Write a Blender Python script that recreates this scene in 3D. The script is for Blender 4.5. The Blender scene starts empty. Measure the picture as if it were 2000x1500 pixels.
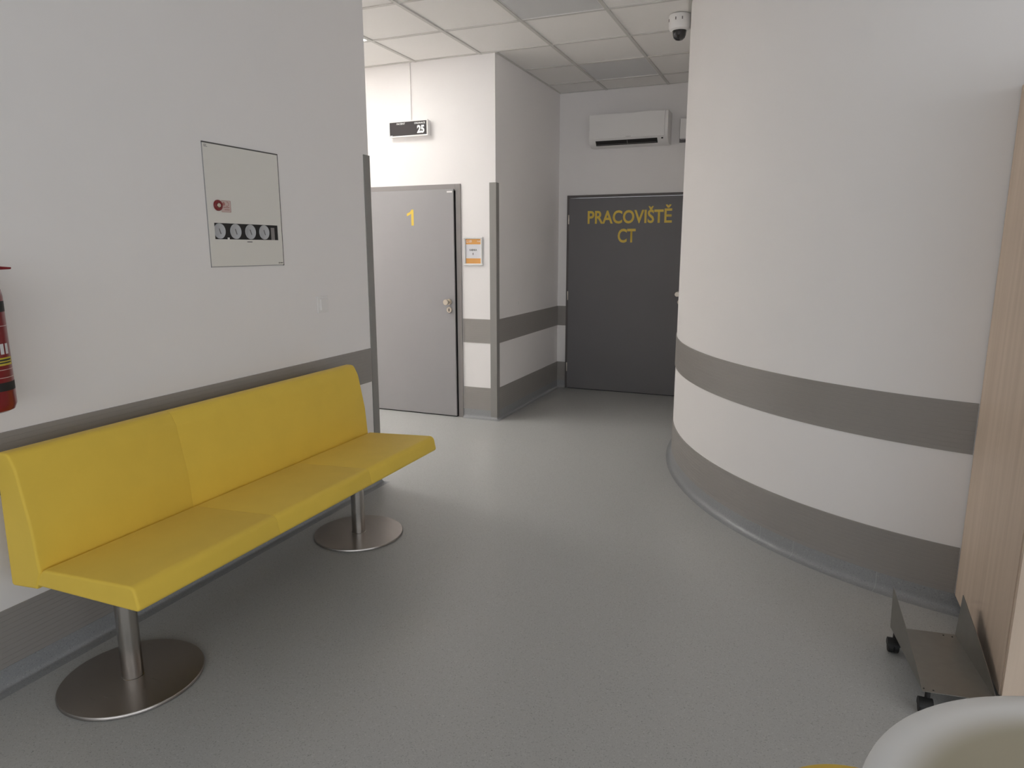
import bpy, bmesh, math, random
from mathutils import Vector, Matrix

random.seed(7)
SC = bpy.context.scene
COL = SC.collection
PI = math.pi

# ------------------------------------------------------------------ camera
F_PX = 1347.08
YAW, PITCH, ROLL, CAM_H = -0.3937, 0.1930, -0.0010, 1.4635
cam = bpy.data.cameras.new('camera')
cam.sensor_fit = 'HORIZONTAL'
cam.sensor_width = 36.0
cam.lens = 36.0 * F_PX / 2000.0
cam.clip_start = 0.02
cam_o = bpy.data.objects.new('camera', cam)
COL.objects.link(cam_o)
cy_, sy_, cp_, sp_ = math.cos(YAW), math.sin(YAW), math.cos(PITCH), math.sin(PITCH)
fw = Vector((sy_ * cp_, cy_ * cp_, -sp_))
rt = Vector((cy_, -sy_, 0))
up = rt.cross(fw)
cr, sr = math.cos(ROLL), math.sin(ROLL)
rt2, up2 = cr * rt + sr * up, -sr * rt + cr * up
cam_o.matrix_world = Matrix(((rt2.x, up2.x, -fw.x, 0), (rt2.y, up2.y, -fw.y, 0), (rt2.z, up2.z, -fw.z, CAM_H), (0, 0, 0, 1)))
SC.camera = cam_o

# ------------------------------------------------------------------ world, daylight, exposure
SKY = (0.90, 0.945, 1.0)
SKY_STRENGTH = 3.5
LAMP_STRENGTH = 13.5
FILL_LAMP_STRENGTH = 38.0  # added corridor panels, boosted above the visible lamp as fill
LAMP_COLOUR = (1.0, 0.985, 0.945)
w = bpy.data.worlds.new('sky')
SC.world = w
w.use_nodes = True
bg = w.node_tree.nodes['Background']
bg.inputs[0].default_value = (*SKY, 1)
bg.inputs[1].default_value = SKY_STRENGTH

ROOM_BACK, ROOM_RIGHT = -6.3, 5.6
# windows: (wall, a0, a1, z0, z1)
WIN_RIGHT = (-5.5, -0.2, 0.40, 2.75)     # y range on the right wall
WIN_BACK = (-2.1, 5.3, 0.40, 2.80)      # x range on the back wall


def portal(name, loc, rot, sx, sy):
    l = bpy.data.lights.new(name, 'AREA')
    l.shape = 'RECTANGLE'
    l.size, l.size_y = sx, sy
    l.cycles.is_portal = True
    o = bpy.data.objects.new(name, l)
    COL.objects.link(o)
    o.location, o.rotation_euler = loc, rot
    return o


portal('daylight_portal', (ROOM_RIGHT + 0.21, (WIN_RIGHT[0] + WIN_RIGHT[1]) / 2, (WIN_RIGHT[2] + WIN_RIGHT[3]) / 2), (0, PI / 2, 0),
       WIN_RIGHT[3] - WIN_RIGHT[2], WIN_RIGHT[1] - WIN_RIGHT[0])
portal('daylight_portal', ((WIN_BACK[0] + WIN_BACK[1]) / 2, ROOM_BACK - 0.21, (WIN_BACK[2] + WIN_BACK[3]) / 2), (PI / 2, 0, 0),
       WIN_BACK[1] - WIN_BACK[0], WIN_BACK[3] - WIN_BACK[2])

vs = SC.view_settings
vs.view_transform = 'Standard'
vs.look = 'None'
vs.exposure = 0.0
vs.gamma = 1.0
vs.use_curve_mapping = False
SC.cycles.max_bounces = 10
SC.cycles.diffuse_bounces = 6
SC.cycles.caustics_reflective = False
SC.cycles.caustics_refractive = False

# ------------------------------------------------------------------ materials


def srgb(r, g, b):
    f = lambda c: (c / 255 / 12.92) if c <= 10 else ((c / 255 + 0.055) / 1.055) ** 2.4
    return (f(r), f(g), f(b))


def mat(name, col, rough=0.5, metal=0.0, coat=0.0, noise=None, bump=None, spec=0.5, aniso=0.0):
    """noise=(scale, amount) mottles the colour a little; bump=(scale, strength, distance)."""
    m = bpy.data.materials.new(name)
    m.use_nodes = True
    nt = m.node_tree
    b = nt.nodes['Principled BSDF']
    b.inputs['Base Color'].default_value = (*col, 1)
    b.inputs['Roughness'].default_value = rough
    b.inputs['Metallic'].default_value = metal
    b.inputs['Coat Weight'].default_value = coat
    b.inputs['Coat Roughness'].default_value = 0.06
    b.inputs['Specular IOR Level'].default_value = spec
    if aniso:
        b.inputs['Anisotropic'].default_value = aniso
    if noise or bump:
        tc = nt.nodes.new('ShaderNodeTexCoord')
    if noise:
        n = nt.nodes.new('ShaderNodeTexNoise')
        n.inputs['Scale'].default_value = noise[0]
        n.inputs['Detail'].default_value = 4
        nt.links.new(tc.outputs['Object'], n.inputs['Vector'])
        r = nt.nodes.new('ShaderNodeMapRange')
        r.inputs['To Min'].default_value = 1 - noise[1]
        r.inputs['To Max'].default_value = 1 + noise[1]
        nt.links.new(n.outputs['Fac'], r.inputs['Value'])
        mx = nt.nodes.new('ShaderNodeVectorMath')
        mx.operation = 'SCALE'
        mx.inputs[0].default_value = col
        nt.links.new(r.outputs['Result'], mx.inputs['Scale'])
        nt.links.new(mx.outputs['Vector'], b.inputs['Base Color'])
    if bump:
        n2 = nt.nodes.new('ShaderNodeTexNoise')
        n2.inputs['Scale'].default_value = bump[0]
        n2.inputs['Detail'].default_value = 5
        nt.links.new(tc.outputs['Object'], n2.inputs['Vector'])
        bp = nt.nodes.new('ShaderNodeBump')
        bp.inputs['Strength'].default_value = bump[1]
        bp.inputs['Distance'].default_value = bump[2]
        nt.links.new(n2.outputs['Fac'], bp.inputs['Height'])
        nt.links.new(bp.outputs['Normal'], b.inputs['Normal'])
    return m


def emit_mat(name, col, strength):
    m = bpy.data.materials.new(name)
    m.use_nodes = True
    nt = m.node_tree
    nt.nodes.clear()
    e = nt.nodes.new('ShaderNodeEmission')
    e.inputs[0].default_value = (*col, 1)
    e.inputs[1].default_value = strength
    o = nt.nodes.new('ShaderNodeOutputMaterial')
    nt.links.new(e.outputs[0], o.inputs[0])
    return m


def vinyl(name, base, dark, light):
    """speckled hospital vinyl: small dark and pale chips in a grey ground"""
    m = bpy.data.materials.new(name)
    m.use_nodes = True
    nt = m.node_tree
    b = nt.nodes['Principled BSDF']
    b.inputs['Roughness'].default_value = 0.33
    b.inputs['Specular IOR Level'].default_value = 0.5
    tc = nt.nodes.new('ShaderNodeTexCoord')
    cur = None

    def chips(scale, thr, col, prev, seed):
        mp = nt.nodes.new('ShaderNodeMapping')
        mp.inputs['Location'].default_value = (seed, seed * 2.3, seed * 0.7)
        nt.links.new(tc.outputs['Object'], mp.inputs['Vector'])
        nz = nt.nodes.new('ShaderNodeTexNoise')
        nz.inputs['Scale'].default_value = scale
        nz.inputs['Detail'].default_value = 2.5
        nz.inputs['Distortion'].default_value = 0.6
        nt.links.new(mp.outputs['Vector'], nz.inputs['Vector'])
        rp = nt.nodes.new('ShaderNodeValToRGB')
        rp.color_ramp.elements[0].position = thr
        rp.color_ramp.elements[0].color = (0, 0, 0, 1)
        rp.color_ramp.elements[1].position = thr + 0.06
        rp.color_ramp.elements[1].color = (1, 1, 1, 1)
        nt.links.new(nz.outputs['Fac'], rp.inputs['Fac'])
        mx = nt.nodes.new('ShaderNodeMix')
        mx.data_type = 'RGBA'
        nt.links.new(rp.outputs['Color'], mx.inputs['Factor'])
        if prev is None:
            mx.inputs[6].default_value = (*base, 1)
        else:
            nt.links.new(prev, mx.inputs[6])
        mx.inputs[7].default_value = (*col, 1)
        return mx.outputs[2]
    cur = chips(170, 0.60, light, None, 1.3)
    cur = chips(210, 0.60, tuple(0.5 * (a + c) for a, c in zip(base, dark)), cur, 4.1)
    cur = chips(190, 0.68, dark, cur, 7.7)
    nt.links.new(cur, b.inputs['Base Color'])
    return m


def wood(name, a, c):
    m = bpy.data.materials.new(name)
    m.use_nodes = True
    nt = m.node_tree
    b = nt.nodes['Principled BSDF']
    b.inputs['Roughness'].default_value = 0.5
    tc = nt.nodes.new('ShaderNodeTexCoord')
    mp = nt.nodes.new('ShaderNodeMapping')
    mp.inputs['Scale'].default_value = (22, 22, 0.9)
    nt.links.new(tc.outputs['Object'], mp.inputs['Vector'])
    nz = nt.nodes.new('ShaderNodeTexNoise')
    nz.inputs['Scale'].default_value = 1.0
    nz.inputs['Detail'].default_value = 6
    nz.inputs['Distortion'].default_value = 0.4
    nt.links.new(mp.outputs['Vector'], nz.inputs['Vector'])
    mp2 = nt.nodes.new('ShaderNodeMapping')
    mp2.inputs['Scale'].default_value = (160, 160, 4)
    nt.links.new(tc.outputs['Object'], mp2.inputs['Vector'])
    nz2 = nt.nodes.new('ShaderNodeTexNoise')
    nz2.inputs['Scale'].default_value = 1.0
    nt.links.new(mp2.outputs['Vector'], nz2.inputs['Vector'])
    ad = nt.nodes.new('ShaderNodeMath')
    ad.operation = 'MULTIPLY_ADD'
    ad.inputs[1].default_value = 0.3
    nt.links.new(nz2.outputs['Fac'], ad.inputs[0])
    nt.links.new(nz.outputs['Fac'], ad.inputs[2])
    rp = nt.nodes.new('ShaderNodeValToRGB')
    rp.color_ramp.elements[0].position = 0.42
    rp.color_ramp.elements[0].color = (*c, 1)
    rp.color_ramp.elements[1].position = 0.88
    rp.color_ramp.elements[1].color = (*a, 1)
    nt.links.new(ad.outputs[0], rp.inputs['Fac'])
    nt.links.new(rp.outputs['Color'], b.inputs['Base Color'])
    return m


def brushed(name, col, rough, scale):
    """brushed stainless steel; the brushing runs along the axis with the small scale"""
    m = mat(name, col, rough, 1.0)
    nt = m.node_tree
    b = nt.nodes['Principled BSDF']
    tc = nt.nodes.new('ShaderNodeTexCoord')
    mp = nt.nodes.new('ShaderNodeMapping')
    mp.inputs['Scale'].default_value = scale
    nt.links.new(tc.outputs['Object'], mp.inputs['Vector'])
    nz = nt.nodes.new('ShaderNodeTexNoise')
    nz.inputs['Scale'].default_value = 1
    nz.inputs['Detail'].default_value = 3
    nt.links.new(mp.outputs['Vector'], nz.inputs['Vector'])
    r = nt.nodes.new('ShaderNodeMapRange')
    r.inputs['To Min'].default_value = rough - 0.08
    r.inputs['To Max'].default_value = rough + 0.12
    nt.links.new(nz.outputs['Fac'], r.inputs['Value'])
    nt.links.new(r.outputs['Result'], b.inputs['Roughness'])
    return m


def fabric(name, col):
    m = mat(name, col, 0.62, noise=(9, 0.05), bump=(420, 0.25, 0.0006), spec=0.35)
    m.node_tree.nodes['Principled BSDF'].inputs['Sheen Weight'].default_value = 0.08
    return m


def glass_pane(name):
    m = bpy.data.materials.new(name)
    m.use_nodes = True
    nt = m.node_tree
    nt.nodes.clear()
    t = nt.nodes.new('ShaderNodeBsdfTransparent')
    g = nt.nodes.new('ShaderNodeBsdfGlossy')
    g.inputs['Roughness'].default_value = 0.02
    mx = nt.nodes.new('ShaderNodeMixShader')
    mx.inputs[0].default_value = 0.06
    o = nt.nodes.new('ShaderNodeOutputMaterial')
    nt.links.new(t.outputs[0], mx.inputs[1])
    nt.links.new(g.outputs[0], mx.inputs[2])
    nt.links.new(mx.outputs[0], o.inputs[0])
    return m


M = dict(
    wall=mat('white_wall_paint', (0.90, 0.872, 0.86), 0.6, noise=(3, 0.012), bump=(260, 0.12, 0.0008), spec=0.3),
    tile=mat('mineral_ceiling_tile', (0.89, 0.87, 0.845), 0.85, noise=(60, 0.02), bump=(300, 0.3, 0.001), spec=0.15),
    grid=mat('painted_grid_steel', (0.62, 0.605, 0.575), 0.5),
    band=mat('grey_guard_plastic', (0.33, 0.31, 0.29), 0.36, noise=(5, 0.02), spec=0.45),
    guard=mat('grey_corner_guard_plastic', (0.29, 0.28, 0.265), 0.42, spec=0.45),
    floor=vinyl('speckled_floor_vinyl', (0.47, 0.474, 0.464), (0.19, 0.189, 0.182), (0.54, 0.544, 0.535)),
    skirt=vinyl('speckled_skirting_vinyl', (0.31, 0.317, 0.325), (0.16, 0.163, 0.168), (0.38, 0.387, 0.395)),
    weld=mat('skirting_weld_cord', (0.42, 0.44, 0.44), 0.45),
    door=mat('grey_door_laminate', (0.33, 0.32, 0.325), 0.5, noise=(4, 0.02)),
    door_frame=mat('grey_door_frame_paint', (0.28, 0.26, 0.255), 0.45),
    door_dark=mat('dark_grey_door_laminate', (0.17, 0.163, 0.168), 0.5, noise=(4, 0.03)),
    door_dark_frame=mat('dark_grey_door_frame_paint', (0.13, 0.115, 0.11), 0.45),
    yellow_vinyl=mat('yellow_letter_film', (0.78, 0.56, 0.08), 0.4),
    yellow_fabric=fabric('yellow_leatherette', (0.82, 0.575, 0.075)),
    steel=brushed('brushed_stainless_steel', (0.50, 0.47, 0.44), 0.2, (300, 300, 6)),
    steel_disc=brushed('brushed_stainless_plate', (0.42, 0.39, 0.365), 0.30, (10, 400, 10)),
    nickel=mat('satin_nickel', (0.62, 0.56, 0.48), 0.3, 1.0),
    sheet=mat('galvanised_sheet_steel', (0.34, 0.33, 0.305), 0.38, 1.0, noise=(30, 0.08)),
    black=mat('black_rubber', (0.012, 0.012, 0.012), 0.6),
    black_gloss=mat('black_dome_plastic', (0.008, 0.008, 0.009), 0.08, coat=0.5),
    dark=mat('dark_recess', (0.02, 0.018, 0.017), 0.7),
    screen=mat('dark_display_screen', (0.045, 0.04, 0.043), 0.25),
    white_plastic=mat('white_plastic', (0.86, 0.84, 0.825), 0.38),
    white_print=mat('white_print', (0.86, 0.86, 0.86), 0.5),
    grey_print=mat('grey_print', (0.16, 0.15, 0.15), 0.6),
    black_print=mat('black_print', (0.03, 0.03, 0.03), 0.6),
    panel_gap_shade=mat('panel_shadow_gap', (0.10, 0.095, 0.09), 0.7),
    alu=mat('silver_aluminium_frame', (0.78, 0.78, 0.77), 0.35, 0.35),
    paper=mat('white_paper', (0.72, 0.72, 0.75), 0.6),
    orange=mat('orange_print', (0.74, 0.36, 0.10), 0.55),
    panel=mat('white_cabinet_lacquer', (0.80, 0.78, 0.73), 0.4),
    pale_dial=mat('pale_gauge_dial', (0.52, 0.53, 0.55), 0.4),
    red=mat('red_lacquer', (0.21, 0.006, 0.010), 0.28, coat=0.3),
    pink_print=mat('faded_red_print', (0.45, 0.20, 0.18), 0.6),
    pink_label=mat('pale_pink_label', (0.66, 0.52, 0.48), 0.5),
    yellow_label=mat('yellow_label', (0.62, 0.50, 0.05), 0.5),
    wood=wood('light_wood_laminate', (0.74, 0.60, 0.48), (0.63, 0.50, 0.39)),
    table=mat('glossy_white_lacquer', (0.80, 0.80, 0.79), 0.18, coat=0.5),
    lamp_on=emit_mat('lit_lamp_diffuser', LAMP_COLOUR, LAMP_STRENGTH),
    lamp_fill=emit_mat('added_fill_diffuser', LAMP_COLOUR, FILL_LAMP_STRENGTH),
    lamp_off=mat('unlit_lamp_diffuser', (0.66, 0.66, 0.66), 0.35),
    glass=glass_pane('window_glass'),
)

# ------------------------------------------------------------------ mesh helpers


def link(name, me, m, parent=None, smooth=False, loc=None):
    o = bpy.data.objects.new(name, me)
    COL.objects.link(o)
    if m is not None:
        me.materials.append(M[m] if isinstance(m, str) else m)
    if smooth:
        for p in me.polygons:
            p.use_smooth = True
    if loc is not None:
        o.location = loc
    if parent is not None:
        o.parent = parent
        o.matrix_parent_inverse = Matrix.Translation(-Vector(parent.location)) if parent.rotation_euler[2] == 0 else parent.matrix_basis.inverted()
    return o


def mesh(name, vs_, fs):
    me = bpy.data.meshes.new(name)
    me.from_pydata([tuple(v) for v in vs_], [], fs)
    bm = bmesh.new()
    bm.from_mesh(me)
    bmesh.ops.recalc_face_normals(bm, faces=bm.faces)
    bm.to_mesh(me)
    bm.free()
    me.update()
    return me


def auto_smooth(o, ang=35):
    for p in o.data.polygons:
        p.use_smooth = True
    me = o.data
    bm = bmesh.new()
    bm.from_mesh(me)
    for e in bm.edges:
        if len(e.link_faces) == 2 and e.calc_face_angle(0) > math.radians(ang):
            e.smooth = False
    bm.to_mesh(me)
    bm.free()
    return o


BOXF = [(0, 1, 3, 2), (4, 6, 7, 5), (0, 4, 5, 1), (2, 3, 7, 6), (0, 2, 6, 4), (1, 5, 7, 3)]


def boxv(x0, x1, y0, y1, z0, z1):
    return [(x, y, z) for x in (x0, x1) for y in (y0, y1) for z in (z0, z1)]


def boxes(name, lst, m, parent=None, bevel=0.0):
    vs_, fs = [], []
    for b in lst:
        k = len(vs_)
        vs_ += boxv(*b)
        fs += [tuple(i + k for i in f) for f in BOXF]
    me = mesh(name, vs_, fs)
    if bevel:
        bm = bmesh.new()
        bm.from_mesh(me)
        bmesh.ops.bevel(bm, geom=list(bm.edges), offset=bevel, segments=2, profile=0.6, affect='EDGES')
        bm.to_mesh(me)
        bm.free()
    return link(name, me, m, parent)


def box(name, b, m, parent=None, bevel=0.0):
    return boxes(name, [b], m, parent, bevel)


def lathe(name, prof, m, parent=None, n=48, c=(0, 0, 0), axis='z', smooth=True):
    """prof = [(radius, height)...] revolved about the axis through c"""
    vs_, fs = [], []
    for r, h in prof:
        for i in range(n):
            a = 2 * PI * i / n
            if axis == 'z':
                v = (c[0] + r * math.cos(a), c[1] + r * math.sin(a), c[2] + h)
            elif axis == 'y':
                v = (c[0] + r * math.cos(a), c[1] + h, c[2] + r * math.sin(a))
            else:
                v = (c[0] + h, c[1] + r * math.cos(a), c[2] + r * math.sin(a))
            vs_.append(v)
    for j in range(len(prof) - 1):
        for i in range(n):
            k = (i + 1) % n
            fs.append((j * n + i, j * n + k, (j + 1) * n + k, (j + 1) * n + i))
    fs.append(tuple(range(n))[::-1])
    fs.append(tuple((len(prof) - 1) * n + i for i in range(n)))
    o = link(name, mesh(name, vs_, fs), m, parent)
    return auto_smooth(o, 40) if smooth else o


def prism(name, poly, axis, a0, a1, m, parent=None, bevel=0.0, smooth=False):
    """polygon in the two other axes pushed from a0 to a1 along the axis"""
    def put(p, a):
        return {'x': (a, p[0], p[1]), 'y': (p[0], a, p[1]), 'z': (p[0], p[1], a)}[axis]
    n = len(poly)
    vs_ = [put(p, a0) for p in poly] + [put(p, a1) for p in poly]
    fs = [tuple(range(n)), tuple(range(2 * n - 1, n - 1, -1))] + [(i, (i + 1) % n, n + (i + 1) % n, n + i) for i in range(n)]
    me = mesh(name, vs_, fs)
    if bevel:
        bm = bmesh.new()
        bm.from_mesh(me)
        bmesh.ops.bevel(bm, geom=list(bm.edges), offset=bevel, segments=2, profile=0.6, affect='EDGES')
        bm.to_mesh(me)
        bm.free()
    o = link(name, me, m, parent)
    return auto_smooth(o) if smooth else o


def sweep(name, path, prof, m, parent=None, cap=True, smooth=True, ang=30):
    """closed profile [(d, z)...] swept along a floor path; d is measured to the right-hand side of the path direction"""
    nrm = []
    for i in range(len(path)):
        ns = []
        for a, b in ((i - 1, i), (i, i + 1)):
            if a >= 0 and b < len(path):
                d = Vector((path[b][0] - path[a][0], path[b][1] - path[a][1])).normalized()
                ns.append(Vector((d.y, -d.x)))
        if len(ns) == 2:
            s = (ns[0] + ns[1]).normalized()
            s = s / max(0.3, s.dot(ns[0]))
        else:
            s = ns[0]
        nrm.append(s)
    k = len(prof)
    vs_ = [(p[0] + n.x * d, p[1] + n.y * d, z) for p, n in zip(path, nrm) for d, z in prof]
    fs = []
    for i in range(len(path) - 1):
        for j in range(k):
            q = (j + 1) % k
            fs.append((i * k + j, i * k + q, (i + 1) * k + q, (i + 1) * k + j))
    if cap:
        fs += [tuple(range(k)), tuple((len(path) - 1) * k + j for j in range(k))[::-1]]
    o = link(name, mesh(name, vs_, fs), m, parent)
    return auto_smooth(o, ang) if smooth else o


def fillet(poly, radii, n=6):
    out = []
    L = len(poly)
    for i in range(L):
        p = Vector(poly[i])
        r = radii[i]
        if r <= 0:
            out.append(tuple(p))
            continue
        u = (Vector(poly[i - 1]) - p).normalized()
        v = (Vector(poly[(i + 1) % L]) - p).normalized()
        half = math.acos(max(-1, min(1, u.dot(v)))) / 2
        t = r / math.tan(half)
        a, b = p + u * t, p + v * t
        c = p + (u + v).normalized() * (r / math.sin(half))
        a0 = math.atan2(a.y - c.y, a.x - c.x)
        a1 = math.atan2(b.y - c.y, b.x - c.x)
        d = (a1 - a0 + PI) % (2 * PI) - PI
        for k in range(n + 1):
            t_ = a0 + d * k / n
            out.append((c.x + r * math.cos(t_), c.y + r * math.sin(t_)))
    return out


def inset(poly, d):
    L = len(poly)
    area = sum(poly[i][0] * poly[(i + 1) % L][1] - poly[(i + 1) % L][0] * poly[i][1] for i in range(L))
    s = 1 if area > 0 else -1
    out = []
    for i in range(L):
        p0, p, p1 = Vector(poly[i - 1]), Vector(poly[i]), Vector(poly[(i + 1) % L])
        e0, e1 = (p - p0), (p1 - p)
        if e0.length < 1e-7:
            e0 = e1
        if e1.length < 1e-7:
            e1 = e0
        n0 = Vector((-e0.y, e0.x)).normalized() * s
        n1 = Vector((-e1.y, e1.x)).normalized() * s
        nn = (n0 + n1).normalized()
        out.append(tuple(p + nn * d / max(0.5, nn.dot(n0))))
    return out


def cushion(name, shape, y0, y1, r0, r1, m, parent):
    """upholstered block: x-z profile pushed along y with rounded ends"""
    sl = []
    for k in range(5):
        a = k / 4 * PI / 2
        sl.append((y0 + r0 * (1 - math.cos(a)), r0 * (1 - math.sin(a))))
    for k in range(4, -1, -1):
        a = k / 4 * PI / 2
        sl.append((y1 - r1 * (1 - math.cos(a)), r1 * (1 - math.sin(a))))
    raw, radii = shape
    n = len(fillet(raw, radii))
    vs_, fs = [], []
    for y, d in sl:
        vs_ += [(p[0], y, p[1]) for p in fillet(inset(raw, d), [max(r - d, 0.0006) if r > 0 else 0 for r in radii])]
    for i in range(len(sl) - 1):
        for j in range(n):
            q = (j + 1) % n
            fs.append((i * n + j, i * n + q, (i + 1) * n + q, (i + 1) * n + j))
    fs += [tuple(range(n)), tuple((len(sl) - 1) * n + j for j in range(n))[::-1]]
    o = auto_smooth(link(name, mesh(name, vs_, fs), m, parent), 50)
    for p in o.data.polygons:
        if len(p.vertices) > 4:
            p.use_smooth = False
    return o


def text(name, s, m, parent, origin, xdir, zdir, width, height, bold=0.0, align='fill', depth=0.0006, spacing=1.0):
    """flat lettering: origin = lower left corner of the glyph box; width fitted when align is 'fill'"""
    cu = bpy.data.curves.new(name, 'FONT')
    cu.body = s
    cu.size = 1.0
    cu.offset = bold
    cu.space_character = spacing
    cu.resolution_u = 4
    tmp = bpy.data.objects.new(name, cu)
    COL.objects.link(tmp)
    dg = bpy.context.evaluated_depsgraph_get()
    me = bpy.data.meshes.new_from_object(tmp.evaluated_get(dg))
    bpy.data.objects.remove(tmp)
    bpy.data.curves.remove(cu)
    xs = [v.co.x for v in me.vertices]
    ys = [v.co.y for v in me.vertices]
    x0, x1, y0 = min(xs), max(xs), min(ys)
    cap = height[1] if isinstance(height, tuple) else (max(ys) - y0)
    h = height[0] if isinstance(height, tuple) else height
    sx = width / (x1 - x0) if width else h / cap
    X, Z = Vector(xdir).normalized(), Vector(zdir).normalized()
    N = X.cross(Z)
    base = 0.0 if isinstance(height, tuple) else y0
    for v in me.vertices:
        v.co = Vector(origin) + X * ((v.co.x - x0) * sx) + Z * ((v.co.y - base) * h / cap) + N * depth
    me.update()
    me.materials.clear()
    return link(name, me, m, parent)


def tag(o, label=None, cat=None, group=None, kind=None):
    if label:
        o['label'] = label
    if cat:
        o['category'] = cat
    if group:
        o['group'] = group
    if kind:
        o['kind'] = kind
    return o


def thing(name, loc, label, cat, group=None, kind=None):
    o = bpy.data.objects.new(name, None)
    COL.objects.link(o)
    o.location = loc
    o.empty_display_size = 0.1
    return tag(o, label, cat, group, kind)


# ------------------------------------------------------------------ measured layout (metres)
XL, YL = -2.386, 3.5605            # left wall face, its far end
XS, YD = -2.3654, 5.3495           # side wall face, wall with door 1
YC = 6.9596                        # wall with the dark door
ZC = 2.9906                        # ceiling
Z1B, Z1T, Z2T, ZSK = 0.6702, 0.8754, 0.2787, 0.080
ECX, ECY, EA, EB = 1.0768, 5.3282, 1.8904, 2.2828
ZT = ZC + 0.02

# ------------------------------------------------------------------ room shell
tag(box('floor', (-10.2, 5.9, -7.8, 7.2, -0.08, 0.0), 'floor'), 'grey speckled vinyl floor of the waiting area', 'floor', kind='structure')

tag(box('wall_left', (XL - 0.2, XL, ROOM_BACK, YL, 0, ZT), 'wall'), 'white painted wall behind the yellow bench', 'wall', kind='structure')
tag(box('wall_corridor', (-10.0, XL - 0.2, YL - 0.2, YL, 0, ZT), 'wall'), 'white corridor wall hidden round the corner from the bench', 'wall', kind='structure')
tag(box('wall_corridor_end', (-10.2, -10.0, YL - 0.2, YD + 0.2, 0, ZT), 'wall'), 'white wall closing the far end of the corridor', 'wall', kind='structure')

D1 = (-3.640, -2.684, 2.000)       # door 1 frame outer x0, x1, top
D2 = (-2.272, -1.030, 2.000)
tag(boxes('wall_front', [(-10.0, D1[0], YD, YD + 0.2, 0, ZT), (D1[1], XS, YD, YD + 0.2, 0, ZT), (D1[0], D1[1], YD, YD + 0.2, D1[2], ZT)], 'wall'),
    'bright white wall around the grey door numbered 1', 'wall', kind='structure')
tag(box('wall_side', (XS - 0.2, XS, YD + 0.2, YC, 0, ZT), 'wall'), 'shaded white side wall between the two doors', 'wall', kind='structure')
tag(boxes('wall_far', [(XS - 0.2, D2[0], YC, YC + 0.2, 0, ZT), (D2[1], -0.6, YC, YC + 0.2, 0, ZT), (D2[0], D2[1], YC, YC + 0.2, D2[2], ZT)], 'wall'),
    'white far wall around the dark grey lettered door', 'wall', kind='structure')

curve = [(ECX - EA, YC), (ECX - EA, 6.2)]
for i in range(73):
    t = PI / 2 * i / 72
    curve.append((ECX - EA * math.cos(t), ECY - EB * math.sin(t)))
# the path runs from the far end towards the camera, so its right-hand side is the room side (towards -x)
full = curve + [(ROOM_RIGHT, ECY - EB)]
tag(sweep('wall_right', full, [(0, 0), (0, ZT), (-0.14, ZT), (-0.14, 0)], 'wall'), 'curved white wall sweeping from the far door to the wooden cabinet', 'wall', kind='structure')

y0, y1, z0, z1 = WIN_RIGHT
tag(boxes('wall_window_side', [(ROOM_RIGHT, ROOM_RIGHT + 0.2, ROOM_BACK, y0, 0, ZT), (ROOM_RIGHT, ROOM_RIGHT + 0.2, y1, ECY - EB, 0, ZT),
                              (ROOM_RIGHT, ROOM_RIGHT + 0.2, y0, y1, 0, z0), (ROOM_RIGHT, ROOM_RIGHT + 0.2, y0, y1, z1, ZT)], 'wall'),
    'white window wall to the right of the camera', 'wall', kind='structure')
x0, x1, z0, z1 = WIN_BACK
tag(boxes('wall_back', [(XL - 0.2, x0, ROOM_BACK - 0.2, ROOM_BACK, 0, ZT), (x1, ROOM_RIGHT + 0.2, ROOM_BACK - 0.2, ROOM_BACK, 0, ZT),
                       (x0, x1, ROOM_BACK - 0.2, ROOM_BACK, 0, z0), (x0, x1, ROOM_BACK - 0.2, ROOM_BACK, z1, ZT)], 'wall'),
    'white wall behind the camera with a window', 'wall', kind='structure')


def window(name, along, a0, a1, z0, z1, plane, label):
    t = thing(name, ((plane, (a0 + a1) / 2, z0) if along == 'y' else ((a0 + a1) / 2, plane, z0)), label, 'window', kind='structure')
    def B(p, q, r, s, d=0.03):
        return (plane - d, plane + d, p, q, r, s) if along == 'y' else (p, q, plane - d, plane + d, r, s)
    k = 0.06
    mid = (a0 + a1) / 2
    boxes('window_frame', [B(a0, a0 + k, z0, z1), B(a1 - k, a1, z0, z1), B(a0 + k, a1 - k, z0, z0 + k), B(a0 + k, a1 - k, z1 - k, z1),
                           B(mid - k / 2, mid + k / 2, z0 + k, z1 - k)], 'white_plastic', t)
    box('pane', B(a0 + k, mid - k / 2, z0 + k, z1 - k, 0.004), 'glass', t)
    box('pane', B(mid + k / 2, a1 - k, z0 + k, z1 - k, 0.004), 'glass', t)


window('window_1', 'y', *WIN_RIGHT, ROOM_RIGHT + 0.1, 'white framed window in the right wall, outside the picture')
window('window_2', 'x', *WIN_BACK, ROOM_BACK - 0.1, 'white framed window behind the camera')

# ------------------------------------------------------------------ ceiling: grid and tiles
GX, GY, DX, DY = -1.888, 4.7164, 0.600, 0.6177
ceil = tag(box('ceiling', (-10.2, 5.9, -7.8, 7.2, ZC + 0.045, ZC + 0.09), 'tile'), 'suspended ceiling of white mineral tiles in a metal grid', 'ceiling', kind='structure')
LIT = {(-3, -1), (-6, -1), (-9, -1), (-12, -1)}
OFF = {(0, -1), (0, 2)}
b = 0.012
me_tile = mesh('ceiling_tile', boxv(-DX / 2 + 0.004, DX / 2 - 0.004, -DY / 2 + 0.004, DY / 2 - 0.004, 0, 0.015), BOXF)
me_tile.materials.append(M['tile'])


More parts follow.
